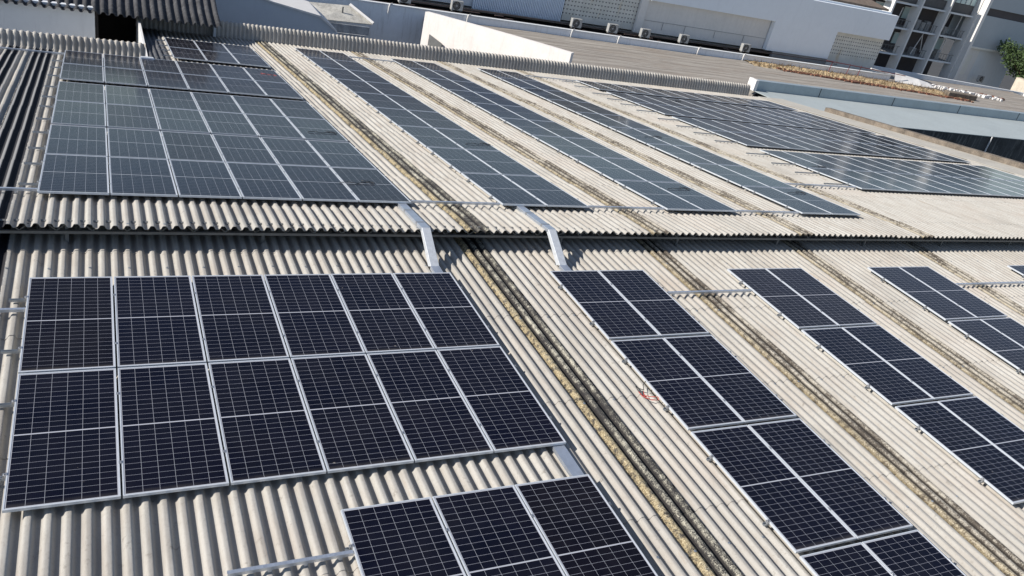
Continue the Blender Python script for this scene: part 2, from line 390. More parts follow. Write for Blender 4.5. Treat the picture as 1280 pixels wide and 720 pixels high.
def panel(kind, x, y, z, rx, label, group, paler=False):
    pr = protoL if kind == 'L' else protoU
    o = pr if kind not in used else copy_tree(pr); used[kind] = 1
    o.location = (x + .01 + rp.uniform(-.002, .002), y, z); o.rotation_euler = (rx, 0, 0)
    if paler:
        if not paler_mesh: me = protoL_glass().data.copy(); me.materials[0] = M['paler']; paler_mesh.append(me)
        for ch in col.objects:
            if ch.parent == o and ch.name.startswith('cell_glass'): ch.data = paler_mesh[0]
    tag(o, label, 'solar panel', group); return o
AU = math.atan(SL)
def zp(y): return .30 + SL * (y - 1.06) + .11      # glass plane of the upper arrays

# rails: channel + clamps at every panel joint
def rail(x0, x1, y, z, rx, clamps, label, group, ov=.07):
    t = thing('mounting_rail', label, 'rail', (x0, y, z), (rx, 0, 0), group)
    m = MB(); L = x1 - x0; m.box(-ov, L + .03, -.02, .02, -.07, -.062); m.box(-ov, L + .03, -.02, -.016, -.062, -.036); m.box(-ov, L + .03, .016, .02, -.062, -.036)
    xx = .25
    while xx < L: m.box(xx - .02, xx + .02, -.018, .018, -.112, -.07); xx += PITCH * 6
    m.build('channel', M['galv'], t)
    for i, c in enumerate(clamps):
        m = MB(); c -= x0
        if i in (0, len(clamps) - 1):
            s = -1 if i == 0 else 1
            m.box(c + min(0, s * .035), c + max(0, s * .035), -.02, .02, -.036, -.004); m.box(c - .008, c + .008, -.02, .02, .0008, .005); m.cyl((c + s * .02, 0, -.004), (0, 0, 1), .007, .016, 6)
            m.build('end_clamp', M['clamp'], t)
        else:
            m.box(c - .018, c + .018, -.022, .022, .0008, .004); m.cyl((c, 0, .004), (0, 0, 1), .006, .006, 6); m.build('mid_clamp', M['clamp'], t)
    return t

def array(kind, x0, ncol, rows, zfun, rx, where, group, ov=.07, colfun=None):
    L = PL if kind == 'L' else PU
    for ri, y in enumerate(rows):
        cols = range(ncol) if colfun is None else colfun(ri)
        for c in cols:
            nth = ORD[ri]
            if ncol == 2:
                lab = '%s panel of %s row, %s' % ('left' if c == 0 else 'right', nth, where)
            else:
                lab = '%s panel from left, %s row, %s' % (ORD[c], nth, where)
            panel(kind, x0 + c * CP, y, zfun(y), rx, lab, group, paler=(kind == 'L' and ((x0 > 12 and y > -2.4) or x0 > 15)))
        cl = list(cols); xa, xb = x0 + cl[0] * CP + .01, x0 + cl[-1] * CP + .01 + PW
        for q, fr in enumerate((.23, .77)):
            yy = y + L * fr
            cs = [xa] + [x0 + c * CP for c in cl[1:]] + [xb]
            rail(xa, xb, yy, zfun(yy), rx, cs, 'galvanised rail, %s half of %s row, %s' % (('near', 'far')[q], ORD[ri], where), 'rails clamped under ' + group, ov)

z0 = lambda y: 0.0
# near roof
array('L', 0, 6, [-4.57, -2.275], z0, 0, 'big near array, counted from front', 'panels of the big near array', .22)
array('L', 3.19, 3, [-7.45, -9.75], z0, 0, 'array at photo bottom, from front', 'panels of the array at the bottom edge')
bot = lambda n: [-2.265 - 2.33 * k for k in range(n)][::-1]
array('L', 8.36, 2, bot(4), z0, 0, 'near strip beside the big array, from front', 'panels of the near middle strip')
array('L', 12.62, 2, bot(3), z0, 0, 'near strip in the middle right, from front', 'panels of the near third strip')
array('L', 16.83, 2, bot(3), z0, 0, 'near strip towards the right, from front', 'panels of the near fourth strip')
array('L', 22.07, 2, bot(2), z0, 0, 'near strip at the right photo edge', 'panels of the near right strip')
# far roof
array('U', 0, 6, [2.37, 4.735, 7.22, 9.585, 12.40, 14.80, 17.9, 20.27], zp, AU, 'far left array, counted from front', 'panels of the far left array', .30,
      lambda r: range(6) if r < 6 else range(3, 6))
for x0, nm, g in ((8.37, 'far strip nearest left array, from front', 'first'), (12.60, 'middle of three far strips, from front', 'second'), (16.85, 'far strip beside widest array, from front', 'third')):
    array('U', x0, 2, [2.42 + 2.38 * k for k in range(9)], zp, AU, nm, 'panels of the %s far strip' % g)
array('U', 22.03, 12, [5.15, 7.53, 10.55, 12.93, 15.75, 18.13, 21.1], zp, AU, 'widest far array, counted from front', 'panels of the wide far array', 1.05)

# long perforated rails bridging the gaps between arrays, and the long one at far left
def gap_rail(x0, x1, y, zf, label):
    m = MB(); z = zf(y)
    m.box(x0, x1, y - .022, y + .022, z - .012, z - .008); m.box(x0, x1, y - .022, y - .018, z - .05, z - .012); m.box(x0, x1, y + .018, y + .022, z - .05, z - .012)
    for q in range(int((x1 - x0) / .1)): m.box(x0 + .03 + q * .1, x0 + .06 + q * .1, y - .008, y + .008, z - .008, z - .0065)
    xx = math.ceil((x0 - CREST0) / PITCH) * PITCH + CREST0
    while xx < x1: m.box(xx - .02, xx + .02, y - .02, y + .02, z - .085, z - .05); xx += PITCH * 2
    o = m.build('strut_channel', M['tray']); tag(o, label, 'rail', 'perforated channels bridging the arrays'); return o
zr = lambda y: zp(y) - .005
gap_rail(6.40, 8.35, 2.50, zr, 'perforated steel channel at the far roof front, left of the middle strip')
gap_rail(10.52, 12.58, 2.50, zr, 'perforated steel channel between the first two far strips, at their front')
gap_rail(14.76, 16.82, 2.50, zr, 'perforated steel channel between the second and third far strips, at their front')
gap_rail(19.0, 22.0, 5.35, zr, 'perforated steel channel from the third far strip to the wide array')
gap_rail(-3.5, 0, 2.55, zr, 'steel channel left of the six-wide far array at its front corner')
gap_rail(-3.5, 0, 16.6, zr, 'steel channel crossing the blackened sheets at the far left')
gap_rail(10.55, 12.6, 23.1, zr, 'small steel channel at the far end between the first two strips')
gap_rail(19.2, 22.0, 23.3, zr, 'small steel channel at the far end beside the wide array')
gap_rail(10.52, 12.6, -.85, z0, 'perforated steel channel crossing lichen between two near strips')
gap_rail(18.98, 22.05, -.83, z0, 'perforated steel channel reaching the near strip at the right edge')
gap_rail(2.05, 3.18, -7.95, z0, 'perforated steel channel at the bottom edge left of the cut array') if False else None
gap_rail(1.95, 3.19, -5.78, z0, 'perforated steel channel left of the array at the bottom edge')
gap_rail(-2.2, 0, -.82, z0, 'bluish steel channel left of the big near array')

# ------------------------------------------------------------------ cable trays stepping down from the far roof to the near roof
def tray(x, w_, label):
    yE = 1.0; t = thing('cable_tray', label, 'cable tray', (x, yE, ZL), (0, 0, 0), 'cable trays bridging the two roofs')
    a, b = x - w_ / 2, x + w_ / 2
    for yy in (1.25, 1.95):
        m = MB(); m.slab([(a - .004, yy, zu(yy) + .104), (a - .004, yy + .05, zu(yy + .05) + .104), (a - .004, yy + .05, zu(yy) + .03), (a - .004, yy, zu(yy) + .03)], (w_ + .008, 0, 0))
        part(m, 'cover_joint', M['clamp'], t)
    m = MB(); m.slab([(a, yE - .02, zu(yE) + .10), (a, 3.0, zu(3.0) + .10), (a, 3.0, zu(3.0) + .03), (a, yE - .02, zu(yE) + .03)], (w_, 0, 0))
    part(m, 'upper_cover', M['tray'], t, bevel=.006)
    m = MB(); m.slab([(a + .004, yE - .025, zu(yE) + .098), (a + .004, yE + .05, zu(yE) + .03), (a + .004, .38, ZL + .03), (a + .004, .26, ZL + .10)], (w_ - .008, 0, 0))
    part(m, 'drop_cover', mat_tray2, t, bevel=.006)
    m = MB(); m.slab([(a, .27, ZL + .105), (a, .27, ZL + .03), (a, -.35, ZL + .03), (a, -.35, ZL + .085)], (w_, 0, 0))
    part(m, 'lower_cover', M['tray'], t, bevel=.006)
mat_tray2 = mat_plain('bright_galvanised_tray', (.68, .7, .72), .5, .35, .16, 16)
tray(6.18, .17, 'galvanised cable tray stepping down at the big near array')
tray(8.80, .17, 'galvanised cable tray stepping down left of the near middle strip')
m = MB(); m.box(6.17, 6.34, -5.35, -4.5, ZL + .03, ZL + .085); tag(m.build('cable_tray', M['tray']), 'short flat cable tray between the big near array and the bottom array', 'cable tray')

# loose cables and connectors
def cable(pts, mt, r, label, name='loose_cable'):
    o = MB().path(pts, r, 6).build(name, mt, smooth=True); tag(o, label, 'cable'); return o
zc = -.07
cable([(8.38, -3.42, -.02), (8.28, -3.5, -.03), (8.24, -3.6, -.05), (8.20, -3.52, zc), (8.16, -3.48, zc + .02), (8.15, -3.6, zc)], M['black'], .006, 'black cable loop at the left edge of the near middle strip')
cable([(8.15, -3.6, zc), (8.14, -3.72, zc + .01), (8.22, -3.84, zc + .02), (8.34, -3.86, zc + .02), (8.37, -3.80, zc + .03), (8.26, -3.78, zc + .03), (8.19, -3.70, zc), (8.24, -3.6, zc)], M['red'], .0055, 'red cable tail lying beside the near middle strip')
for (x, y, l) in ((10.1, 7.75, 'first far strip'), (5.6, 3.5, 'six-wide far array near its front'), (5.9, 7.9, 'six-wide far array at its middle'), (14.2, 4.1, 'second far strip'), (17.9, 10.6, 'third far strip'), (18.4, 4.2, 'third far strip near its front'), (22.7, 7.6, 'wide far array at its left edge'), (25.4, 19.6, 'wide far array towards the back'), (17.4, 18.7, 'third far strip towards the back')):
    z = zp(y) + .012; q = SL
    cable([(x - .38, y, z), (x - .2, y + .02, z + .012), (x, y - .01, z), (x + .18, y + .05, z + .012 + q * .05), (x + .36, y + .02, z), (x + .3, y + .16, z + q * .16), (x + .12, y + .2, z + q * .2)], M['black'], .007, 'black connector lead lying across the ' + l)
cable([(5.75, 16.2, zp(16.2) + .01), (5.95, 16.1, zp(16.1) + .01), (6.15, 16.1, zp(16.1) + .01), (6.42, 16.0, zp(16.0) - .04)], M['red'], .006, 'red cable end at the right edge of the far left array')
# junction box by the upstand
t = thing('junction_box', 'small pale blue junction box by the notch of the far roof', 'junction box', (2.3, 17.1, zu(17.1)))
m = MB(); m.box(2.13, 2.55, 16.95, 17.25, .03, .16, zu); part(m, 'box_body', M['tray'], t, bevel=.02)
m = MB(); m.box(2.16, 2.52, 16.98, 17.22, .163, .175, zu); part(m, 'box_lid', mat_tray2, t)

# ------------------------------------------------------------------ left back: grey building, dark corrugated roof, black opening
G = thing('grey_outbuilding', 'grey rendered building with a blackened corrugated roof and dark opening', 'building', (-2, 26, -12))
m = MB(); m.box(-14, .83, 24.0, 24.25, -12, -1.93); part(m, 'wall', M['greywall'], G)
m = MB(); m.box(-14, 5.3, 29.4, 29.55, -12, -.7); m.box(.83, .95, 24.25, 29, -12, -2.1); m.box(.95, 2.3, 18.1, 29, -6.2, -6)
part(m, 'added_shade_wall', M['void'], G)  # added pit walls, the opening's shade painted on as near-black
m = MB(); corrugated(m, -14, 5.42, [(23.7, -2.02), (25.2, -1.80), (27.6, -1.1), (29.6, -.55)], amp=.05, seg=8, pitch=.30, th=.01)
part(m, 'corrugated_roof', M['darkroof'], G, smooth=True)
m = MB(); m.box(5.30, 5.40, 25.4, 29.5, -12, -.62, lambda y: (y - 25.4) * .25 - 1.25); part(m, 'side_wall', M['greywall'], G)

# shaded blue-grey building behind the apron with sloped roof line
B1 = thing('low_grey_building', 'plain blue-grey building with sloping roof line behind the apron', 'building', (9, 36, -12))
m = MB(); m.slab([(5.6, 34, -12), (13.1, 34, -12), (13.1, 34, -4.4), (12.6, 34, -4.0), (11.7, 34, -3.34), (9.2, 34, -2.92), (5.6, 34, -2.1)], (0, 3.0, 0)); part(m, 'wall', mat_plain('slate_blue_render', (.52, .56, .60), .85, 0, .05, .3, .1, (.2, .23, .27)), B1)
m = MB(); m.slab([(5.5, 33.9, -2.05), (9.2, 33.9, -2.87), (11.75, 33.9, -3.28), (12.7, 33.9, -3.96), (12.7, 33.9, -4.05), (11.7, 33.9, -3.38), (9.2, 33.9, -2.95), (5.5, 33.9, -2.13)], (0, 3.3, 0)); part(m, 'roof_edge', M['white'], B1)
# lean-to roof with white barge board between the two buildings
H = thing('broken_canopy', 'broken pale canopy with a slanted white board against the parapet wall', 'canopy', (14.5, 40.5, -12))
m = MB(); m.slab([(11.6, 41.2, -4.2), (15.3, 41.2, -4.05), (16.4, 39.9, -4.75), (12.9, 39.6, -4.75)], (0, 0, .05)); part(m, 'canopy_roof', mat_plain('weathered_canopy', (.5, .48, .43), .9, 0, .4, 1.2, .5, (.12, .11, .1)), H)
m = MB(); m.bar((15.2, 41.1, -3.92), (16.5, 39.9, -4.64), .11, 4); part(m, 'barge_board', M['white'], H)
m = MB(); m.box(12.9, 16.2, 39.6, 39.7, -5.35, -4.85); m.box(12.9, 16.0, 39.4, 39.6, -5.45, -5.35); part(m, 'canopy_fascia', mat_plain('stained_fascia', (.3, .32, .34), .9, 0, .4, 2, .6, (.1, .1, .1)), H)
m = MB(); m.box(14.6, 14.68, 40.5, 40.58, -4.6, -4.0); m.box(13.0, 13.1, 39.7, 39.8, -12, -5.35); part(m, 'post', M['darksteel'], H)

# ------------------------------------------------------------------ neighbour's flat felt roof, gutter, membrane roof
N = thing('neighbour_building', 'flat-roofed neighbour with brown felt roof and zinc gutter', 'building', (60, 36, -12))
m = MB(); nx, ny = 60, 14
import mathutils
for j in range(ny + 1):
    for i in range(nx + 1):
        y = 29.05 + j * (41.95 - 29.05) / ny; xm = max(20.6, 25.9 - (y - 29.4) * .76); x = xm + (i / nx) ** 1.0 * (105 - xm)
        m.v.append((x, y, -4.22 + .05 * mathutils.noise.noise((x * .3, y * .5, 0)) + (.9 * max(0, 1 - (y - 29.05) / 7) ** 1.5 if x > 38 else 0)))
for j in range(ny):
    for i in range(nx): a = j * (nx + 1) + i; m.f.append((a, a + 1, a + nx + 2, a + nx + 1))
part(m, 'felt_roof', M['brown'], N, smooth=True)
m = MB(); m.box(27, 105, 29.0, 29.04, -12, -4.5); part(m, 'wall', M['greywall'], N)
m = MB(); m.box(38.45, 105, 28.9, 29.0, -3.36, -2.70, lambda y: 0); m.box(38.45, 105, 28.99, 29.32, -2.74, -2.70)
o = part(m, 'gutter', M['gutter'], N)
m = MB()
for x in [44.2, 51.4, 58.6, 65.8, 73]: m.box(x, x + .04, 28.88, 28.9, -3.36, -2.69)
part(m, 'gutter_joint', M['black'], N)
m = MB(); m.box(38.2, 38.44, 28.6, 29.3, -3.3, -2.62); part(m, 'gutter_end', M['white'], N)
m = MB(); m.slab([(38.35, 22.9, -3.12), (105, 22.9, -3.12), (105, 28.9, -3.34), (38.35, 28.9, -3.34)], (0, 0, .04)); part(m, 'membrane_roof', M['membrane'], N)
m = MB(); m.box(38.6, 105, 22.95, 23.1, -12, -3.13); part(m, 'stained_wall', M['blackwall'], N)
m = MB(); m.bar((54.6, 22.88, -3.1), (54.6, 22.88, -8), .05, 8); part(m, 'drain_pipe', M['white'], N)
# a filler strip behind the apron so the felt roof's edge meets it
# parapet wall with condensers on it
M['stainedwall'] = mat_plain('stained_pale_render', (.80, .83, .86), .85, 0, .08, .4, .55, (.36, .36, .35))
P = thing('parapet_wall', 'long grey parapet wall below the row of condensers', 'wall', (40, 42, -12))
m = MB(); m.box(3, 66, 42.0, 42.25, -12, -3.80); part(m, 'wall', M['stainedwall'], P)
m = MB(); m.box(3, 66, 41.96, 42.3, -3.80, -3.72); part(m, 'coping', M['greywall'], P)
def pvc(x, n):
    m = MB(); m.path([(x + .25, 42.0, -3.66), (x + .05, 41.92, -3.70), (x, 41.9, -3.9), (x - .03, 41.9, -4.3)], .045, 6)
    tag(m.build('drain_spout', M['white']), n, 'pipe', 'white drain spouts over the parapet')
for x, n in ((18.0, 'white drain spout over the parapet wall, leftmost'), (23.6, 'white drain spout near the sunlit white wall'), (31.9, 'white drain spout below the vented panel'), (36.0, 'white drain spout left of the pilaster'), (43.6, 'white drain spout with a curved arm'), (48.3, 'white drain spout, rightmost on the parapet')): pvc(x, n)

# condensers
def condenser(x, y, z, label, proto=[None]):
    if proto[0] is None:
        t = thing('condenser_unit', label, 'air conditioner', (0, 0, 0), (0, 0, 0), 'condensers along the parapet')
        MB().box(-.42, .42, -.16, .16, 0, .62).build('casing', M['cond'], t, bevel=.02)
        MB().cyl((-.08, -.165, .31), (0, -1, 0), .285, .012, 24).build('fan_opening', M['black'], t)
        g = MB()
        for k in range(6): a = math.pi * k / 6; g.bar((-.08 - .24 * math.cos(a), -.19, .31 - .24 * math.sin(a)), (-.08 + .24 * math.cos(a), -.19, .31 + .24 * math.sin(a)), .006, 4)
        g.cyl((-.08, -.20, .31), (0, 1, 0), .06, .02, 12); g.build('fan_grille', M['cond'], t)
        MB().box(-.35, -.28, -.14, .14, -.08, 0).box(.28, .35, -.14, .14, -.08, 0).build('feet', M['darksteel'], t)
        proto[0] = t; reg(t)
    else: t = copy_tree(proto[0])
    t.location = (x, y, z); tag(t, label, 'air conditioner', 'condensers along the parapet')
for x, l in ((19.25, 'round-fan condenser at the left end of the row'), (23.0, 'condenser just above the sunlit white wall'), (32.55, 'condenser at the left corner of the vented panel'), (35.75, 'condenser below the rust stain of the vented panel'), (38.75, 'condenser at the foot of the pilaster'), (42.5, 'dark condenser right of the pilaster'), (48.9, 'condenser at the right end of the row')):
    condenser(x, 42.7, -3.62, l)

# facade building
W = thing('blue_facade_building', 'long pale building with smooth blue-grey cladding and white wall panels', 'building', (45, 50, -12))
YF = 44.0
m = MB(); m.box(3, 65.6, YF + .35, YF + .6, -3.55, 1.3); m.box(3, 65.6, YF + 3, YF + 3.2, -12, -3.5); part(m, 'wall', M['bluewall'], W)
m = MB(); m.box(3, 65.6, YF + .36, YF + 2.9, -3.62, -3.56); m.box(3, 66, 42.3, YF + 2.9, -4.4, -4.3); part(m, 'recess_floor', M['void'], W)  # shade of the recess put into the near-black colour
m = MB(); m.box(15, 24.6, YF + .25, YF + .34, -3.5, 1.25); part(m, 'wall_panel', M['greywall'], W)
m = MB()
n = 52; 
for i in range(n):
    x = 24.75 + i * (31.95 - 24.75) / n; m.box(x, x + .075, YF - .02, YF + .1, -3.62, 1.25)
m.box(24.75, 31.95, YF + .1, YF + .2, -3.62, 1.25); part(m, 'ribbed_cladding', M['ribbed'], W)
def mat_vent(z0_, dz, rows):
    t = NT('vented_blockwork'); v = t.coord(); x = t.xyz(v)
    r = t.ma('DIVIDE', t.ma('SUBTRACT', x[2], z0_), dz); fr = t.ma('FRACT', r); fx = t.ma('ABSOLUTE', t.ma('SUBTRACT', t.ma('FRACT', t.ma('DIVIDE', x[0], .29)), .5))
    tri = t.ma('MULTIPLY', t.ma('GREATER_THAN', fr, .62), t.ma('LESS_THAN', fx, t.ma('MULTIPLY', t.ma('SUBTRACT', fr, .62), .85)))
    ok = t.ma('MULTIPLY', t.ma('GREATER_THAN', r, -.5), t.ma('LESS_THAN', r, rows))
    n = t.noise(v, 1.4, 5); st = t.ramp(t.noise(t.comb(t.ma('MULTIPLY', x[0], 1.6), 0.0, t.ma('MULTIPLY', x[2], .35)), 1.5, 3), .58, .72, 0, .5)
    c = t.mix(t.ramp(n, .35, .65), (.62, .61, .55), (.74, .72, .66)); c = t.mix(st, c, (.5, .36, .18))
    return t.fin(t.mix(t.ma('MULTIPLY', tri, ok), c, (.12, .12, .12)), .85)
def vent_panel(x0, x1, z0_, z1_, rows, zr0, dz, nm):
    m = MB(); m.box(x0, x1, YF + .22, YF + .32, z0_, z1_); part(m, 'vented_panel', mat_vent(zr0 + 12, dz, rows), W)
vent_panel(32.1, 38.5, -3.5, 1.25, 7, -2.95, .30, '')
m = MB(); m.box(38.55, 39.2, YF - .05, YF + .33, -3.6, 1.25); part(m, 'pilaster', M['white'], W)
m = MB(); m.box(39.25, 52.0, YF + .2, YF + .32, -3.5, -1.05); part(m, 'wall_panel', M['white'], W)
m = MB(); m.box(39.3, 52.0, YF + .17, YF + .2, -2.62, -2.59)
for x in (41.2, 43.4, 46.5, 49.6): m.bar((x, YF + .15, -2.6), (x, YF + .15, -3.2), .02, 5)
part(m, 'conduit', M['slab'], W)
m = MB(); m.box(39.25, 66.0, YF - .25, YF + .2, -1.03, 1.16); m.box(52.05, 59.4, YF - .25, YF + .2, -3.45, -1.03); m.box(39.25, 55.0, YF - .25, YF + .2, 1.16, 1.4)
part(m, 'blue_cladding', M['bluewall'], W)
vent_panel(59.5, 65.9, -4.6, -1.06, 5, -2.9, .30, '')
m = MB(); m.box(53, 59.5, YF - .15, YF + .1, -4.15, -3.5); part(m, 'grey_ledge', M['slab'], W)
m = MB(); q = random.Random(9)
for k in range(60):
    x = 16 + q.random() * 44; z = -4.2 + q.random() * .5; m.box(x, x + q.uniform(.2, 1.4), YF - .9, YF - .8, z, z + .05)
for z in (-3.62, -3.95): m.box(14, 60, YF - .6, YF - .54, z, z + .05)
part(m, 'service_pipes', mat_plain('rusty_pipe', (.13, .09, .08), .8, .2, .4, 3), W)
m = MB(); m.slab([(52, YF + .7, 1.32), (65.5, YF + .7, 1.32), (63, 48.4, 2.3), (50, 48.4, 3.2)], (0, 0, .15)); part(m, 'tiled_roof', M['tile'], W)
# red handrail on the parapet at the right
t = thing('red_handrail', 'thin dark red handrail in front of the vented panel', 'handrail', (61, 41.8, -4))
m = MB(); m.path([(57.2, 41.7, -3.2), (67.5, 41.7, -3.55)], .035, 5)
for x in (58.0, 60.2, 61.6): m.bar((x, 41.7, -3.25), (x - .1, 41.7, -4.3), .03, 5)
part(m, 'rail', mat_plain('dark_red_paint', (.16, .03, .03), .6, 0, .2, 3), t)

# sunlit white wall standing diagonally
m = MB()
p1, p2 = Vector((19.1, 38, 0)), Vector((25.25, 29.9, 0)); k = 14; bt = []; tp = []
for i in range(k + 1):
    f = i / k; p = p1.lerp(p2, f); zt = -3.10 + (1 - (1 - f) ** 1.25) * (.42); bt.append((p.x, p.y, -6)); tp.append((p.x, p.y, zt))
m.slab(bt + tp[::-1], (.28, .2, 0))
o = m.build('boundary_wall', M['sunwall']); tag(o, 'sunlit stained white wall with sloping top behind the apron', 'wall')
m = MB(); m.slab([(20.0, 36.6, -5.2), (19.4, 37.4, -5.2), (19.4, 37.4, -4.3), (20.0, 36.6, -4.6)], (-.05, -.04, 0)); o = m.build('wall_stub', M['darksteel']); tag(o, 'small dark louvre low on the sunlit white wall', 'louvre')

# ------------------------------------------------------------------ debris on the felt roof
rd = random.Random(21)
m = MB(); nu, nv = 150, 14
for j in range(nv + 1):
    for i in range(nu + 1):
        f = i / nu; g = j / nv; x = 48.5 + f * 24.5; yf = 40.35 - f * 2.45; wd = (1.3 + 2.0 * math.sin(math.pi * min(1, .15 + f * .8)) ** .7) * (1 - max(0, f - .9) * 9)
        e = 4 * g * (1 - g); nz = mathutils.noise.fractal((x * 1.6, g * wd * 3, 3.1), .8, 2.2, 4)
        m.v.append((x + .1 * nz, yf + g * wd + .18 * mathutils.noise.noise((x * .9, 7.0, g * 2)), -4.26 + e ** .5 * (.12 + .16 * nz)))
for j in range(nv):
    for i in range(nu): a = j * (nu + 1) + i; m.f.append((a, a + 1, a + nu + 2, a + nu + 1))
for k in range(1500):
    f = rd.random(); g = rd.random(); x = 48.8 + f * 23.5; y = 40.35 - f * 2.45 + g * 2.9; h = rd.uniform(.12, .34); n = len(m.v)
    m.v += [(x - .05, y, -4.2), (x + .05, y + .03, -4.2), (x + rd.uniform(-.15, .15), y + rd.uniform(-.1, .1), -4.2 + h)]; m.f.append((n, n + 1, n + 2))
tag(m.build('dry_grass', M['straw']), 'dry straw-coloured grass growing along the felt roof', 'grass', kind='stuff')
m = MB()
for k in range(420):
    f = rd.random(); x = 51 + f * 21; y = 40.2 - f * 2.5 + rd.gauss(0, .14); z = -4.22; s = rd.uniform(.05, .22)
    m.box(x, x + s * 2.2, y, y + s, z, z + rd.uniform(.03, .13))
tag(m.build('broken_tiles', M['rust']), 'rusty red rubble line along the front of the dry grass', 'rubble', kind='stuff')
m = MB()
for k in range(200):
    f = rd.random() ** 1.5; x = 69.5 + f * 9.5; y = 42.0 - f * 2.2 + rd.gauss(0, .2); s = rd.uniform(.04, .2)
    m.box(x, x + s * 2, y, y + s, -4.22, -4.1 + rd.uniform(0, .16))
tag(m.build('white_rubble', M['white']), 'strip of white broken pieces right of the fallen white board', 'rubble', kind='stuff')
m = MB()
for k in range(240):
    f = rd.random(); x = 69 + f * 11; y = 42.25 - f * 2.2 + rd.gauss(0, .15); s = rd.uniform(.06, .26)
    m.box(x, x + s * 2, y, y + s, -4.22, -4.12 + rd.uniform(0, .12))
tag(m.build('brick_rubble', M['rust']), 'brick-red rubble mixed behind the white pieces', 'rubble', kind='stuff')
t = thing('fallen_board', 'crumpled white sheet with a long handle lying on the felt roof', 'debris', (67, 42.1, -4.2))
m = MB(); m.slab([(66.3, 41.6, -4.2), (69.4, 41.0, -4.2), (69.5, 41.8, -3.75), (66.8, 42.3, -3.55)], (0, 0, .06)); m.slab([(69.4, 41.0, -4.2), (71.2, 41.0, -4.2), (70.8, 41.7, -3.9), (69.5, 41.8, -3.75)], (0, 0, .05)); part(m, 'sheet', M['white'], t)
m = MB(); m.bar((66.6, 42.1, -3.75), (63.4, 42.2, -3.45), .09, 5); part(m, 'pole', M['white'], t)
m = MB(); m.slab([(70, 38.5, -4.2), (73.5, 38.1, -4.2), (73.5, 38.9, -4.2), (70.3, 39.3, -4.2)], (0, 0, .42)); tag(m.build('concrete_lump', M['parapet'], bevel=.06), 'dark mossy lump at the right end of the dry grass', 'debris')

# right hand parapet in front of the offices
P2 = thing('pale_parapet', 'pale low parapet with a bright end block below the offices', 'wall', (80, 45, -12))
m = MB(); m.slab([(66.2, 44.9, -12), (91.5, 44.9, -12), (91.5, 44.9, -4.2), (66.2, 44.9, -3.65)], (0, .3, 0)); part(m, 'wall', M['greywall'], P2)
m = MB(); m.box(66.2, 88.5, 41.8, 44.9, -12, -4.25); part(m, 'terrace', M['brown'], P2)
m = MB(); m.box(90.4, 91.6, 43.6, 44.85, -5.2, -4.05); part(m, 'end_block', M['white'], P2)

# office building
O = thing('office_building', 'modern office block with open floors, white columns and grey end wall', 'building', (82, 54, -12))
YO = 52.0; cols = [73.9, 77.9, 82.25, 86.75]; fl = [-5.6, -3.4, -.72, 1.75, 4.6]
m = MB()
for x in cols: m.box(x, x + .22, YO - .3, YO + .9, -12, 5)
part(m, 'column', M['white'], O)
m = MB(); m.box(86.9, 87.35, YO - 1.0, YO + .6, -12, 5); part(m, 'corner_column', M['white'], O)
m = MB()
for z in fl: m.box(73, 87, YO + .15, YO + 6, z - .16, z)
part(m, 'floor_slab', M['slab'], O)
m = MB()
for z in fl[:-1]: m.box(73, 87, YO + .1, YO + .16, z - .16, z + .02)
part(m, 'slab_edge', M['greywall'], O)
m = MB(); m.box(73, 87, YO + 2.6, YO + 2.8, -12, 5); part(m, 'back_wall', M['dkpanel'], O)
qo = random.Random(4)
for x0_, x1_, z0_, z1_, mt in ((78.9, 81.2, .0, 1.25, 'blind'), (79.0, 80.6, -2.7, -1.5, 'blind'), (84.5, 87, -2.8, -1.3, 'blind'), (74.4, 77, -.2, 1.2, 'blind')):
    m = MB(); m.box(x0_, x1_, YO + 2.45, YO + 2.55, z0_, z1_); f = part(m, 'window', M[mt], O)
    m = MB(); cx = (x0_ + x1_) / 2; m.box(cx - .04, cx + .04, YO + 2.38, YO + 2.44, z0_, z1_); m.box(x0_, x1_, YO + 2.38, YO + 2.44, z1_ - .08, z1_)
    m.v = [tuple(Vector(v) - Vector(O.location)) for v in m.v]; m.build('window_frame', M['white'], f)
for a, b in zip(cols, cols[1:]):
    m = MB(); m.box(a + .34, b - .12, YO + .35, YO + .42, 2.75, 4.5); f = part(m, 'glass_band', M['blind'], O)
    m = MB()
    for q in range(1, 5): xx = a + .34 + q * (b - a - .46) / 5; m.box(xx - .025, xx + .025, YO + .3, YO + .34, 2.75, 4.5)
    m.v = [tuple(Vector(v) - Vector(O.location)) for v in m.v]; m.build('mullion', M['slab'], f)
    m = MB(); m.box(a + .34, b - .12, YO + .35, YO + .4, 1.8, 2.7)
    part(m, 'balustrade', mat_plain('dark_louvre', (.09, .09, .09), .7, 0, .2, 3), O)
for z in (-.72, -3.4):
    m = MB(); m.box(74.2, 86.8, YO + .2, YO + .24, z + .75, z + .79)
    x = 74.4
    while x < 86.6: m.box(x, x + .03, YO + .2, YO + .23, z, z + .75); x += .45
    part(m, 'railing', M['darksteel'], O)
for k, (x, z) in enumerate([(75.4, -.7), (79.9, 1.77), (80.7, 1.77), (83.4, 1.77), (76.5, 1.77), (79.7, -.7), (80.5, -.7), (81.3, -.7), (84.2, -.7), (84.8, -3.4), (80.8, -3.4)]):
    m = MB(); m.box(x, x + .6, YO + .9, YO + 1.4, z, z + .8 + .2 * (k % 2)); m.cyl((x + .3, YO + .89, z + .45), (0, -1, 0), .22, .01, 14); part(m, 'plant_unit', M['cond'] if k % 3 == 0 else M['slab'], O)
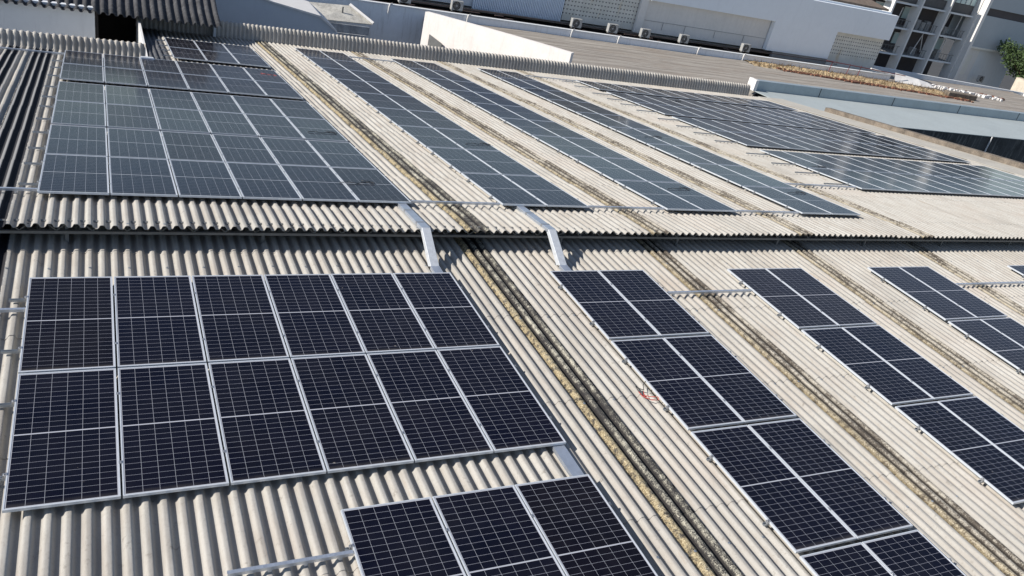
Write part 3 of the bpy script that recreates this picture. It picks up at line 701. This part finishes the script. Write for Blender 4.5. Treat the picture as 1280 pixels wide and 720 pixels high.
m = MB(); m.bar((80.6, YO + .8, -3.3), (81.3, YO + .8, -1.0), .05, 5); m.bar((81.3, YO + .8, -1.2), (82.0, YO + .8, -2.9), .05, 5); m.bar((83.9, YO + .9, -.6), (84.2, YO + .9, 1.6), .06, 5); m.bar((86.0, YO + .9, -.6), (86.2, YO + .9, 1.6), .05, 5); m.bar((85.2, YO + .9, -3.4), (85.3, YO + .9, -.8), .05, 5); m.bar((76.6, YO + .9, -.6), (76.8, YO + .9, 1.2), .05, 5)
part(m, 'service_pipe', M['white'], O)
m = MB()
for x in (78.9, 82.9): m.cyl((x, YO + .9, -6), (0, 0, 1), .3, 2.3, 14)
part(m, 'round_pier', M['slab'], O)
m = MB(); m.box(87.36, 97, YO - .45, YO + 8, -1.2, 2.15); m.box(87.36, 99, YO - .45, YO + 8, 2.95, 5.2); part(m, 'end_wall', mat_plain('grey_cladding', (.42, .45, .47), .7, 0, .05, .3), O)
m = MB(); m.box(87.36, 98, YO - .3, YO + 8, 2.15, 2.95); part(m, 'dark_band', M['dkpanel'], O)
m = MB(); m.box(87.36, 95.2, YO - .55, YO - .4, -1.42, -1.2); part(m, 'ledge', M['beige'], O)
m = MB(); m.box(90.2, 96.5, YO - .1, YO + .2, -12, -1.42); part(m, 'recess_wall', M['greywall'], O)
m = MB(); m.box(87.4, 90.15, YO - .2, YO + .2, -12, -1.45); p = part(m, 'stair_wall', M['white'], O)
m = MB(); m.box(88.3, 89.3, YO - .24, YO - .2, -4.4, -2.2); m.v = [tuple(Vector(v) - Vector(O.location)) for v in m.v]; m.build('door', M['beige'], p)
condenser(91.0, 50.8, -4.7, 'lone condenser by the grey end wall of the office block')

# rendered yard wall at right, sunlit
m = MB(); m.slab([(92.0, 47.5, -8), (93.0, 43.0, -8), (99, 34.0, -8), (99, 34.0, -3.0), (93.2, 43, -3.25), (92.0, 47.5, -3.1)], (1.2, .3, 0))
tag(m.build('yard_wall', mat_plain('rough_cream_render', (.6, .53, .43), .9, 0, .2, 2, .5, (.3, .26, .2))), 'sunlit rough cream wall under the tree at the right edge', 'wall')

# tree
T = thing('leafy_tree', 'green leafy tree above the cream wall at the right edge', 'tree', (94.5, 48, -12))
m = MB(); pts = [(94.5, 48, -12), (94.6, 48, -7), (94.3, 47.8, -3.5)]
for a, b, r in ((pts[0], pts[1], .35), (pts[1], pts[2], .28)): m.bar(a, b, r, 10)
rt = random.Random(2); cl = []
for k in range(22):
    c = Vector((95.4 + rt.gauss(0, 1.9), 47.6 + rt.gauss(0, 1.2), -2.0 + rt.uniform(-1.0, 1.5))); cl.append(c); m.bar(pts[2], c, .07, 6)
part(m, 'trunk', M['bark'], T, smooth=True)
m = MB()
for c in cl:
    for k in range(420):
        d = Vector((rt.gauss(0, 1), rt.gauss(0, 1), rt.gauss(0, .8))); d = d.normalized() * (rt.random() ** .45) * rt.uniform(.8, 1.15)
        p = c + d; u = Vector((rt.gauss(0, 1), rt.gauss(0, 1), rt.gauss(0, 1))).normalized(); v = u.cross(Vector((rt.gauss(0, 1), rt.gauss(0, 1), rt.gauss(0, 1)))).normalized()
        s = rt.uniform(.09, .18); n = len(m.v); m.v += [tuple(p - u * s), tuple(p + v * s * .55), tuple(p + u * s), tuple(p - v * s * .55)]; m.f.append((n, n + 1, n + 2, n + 3))
part(m, 'crown', M['leaf'], T)
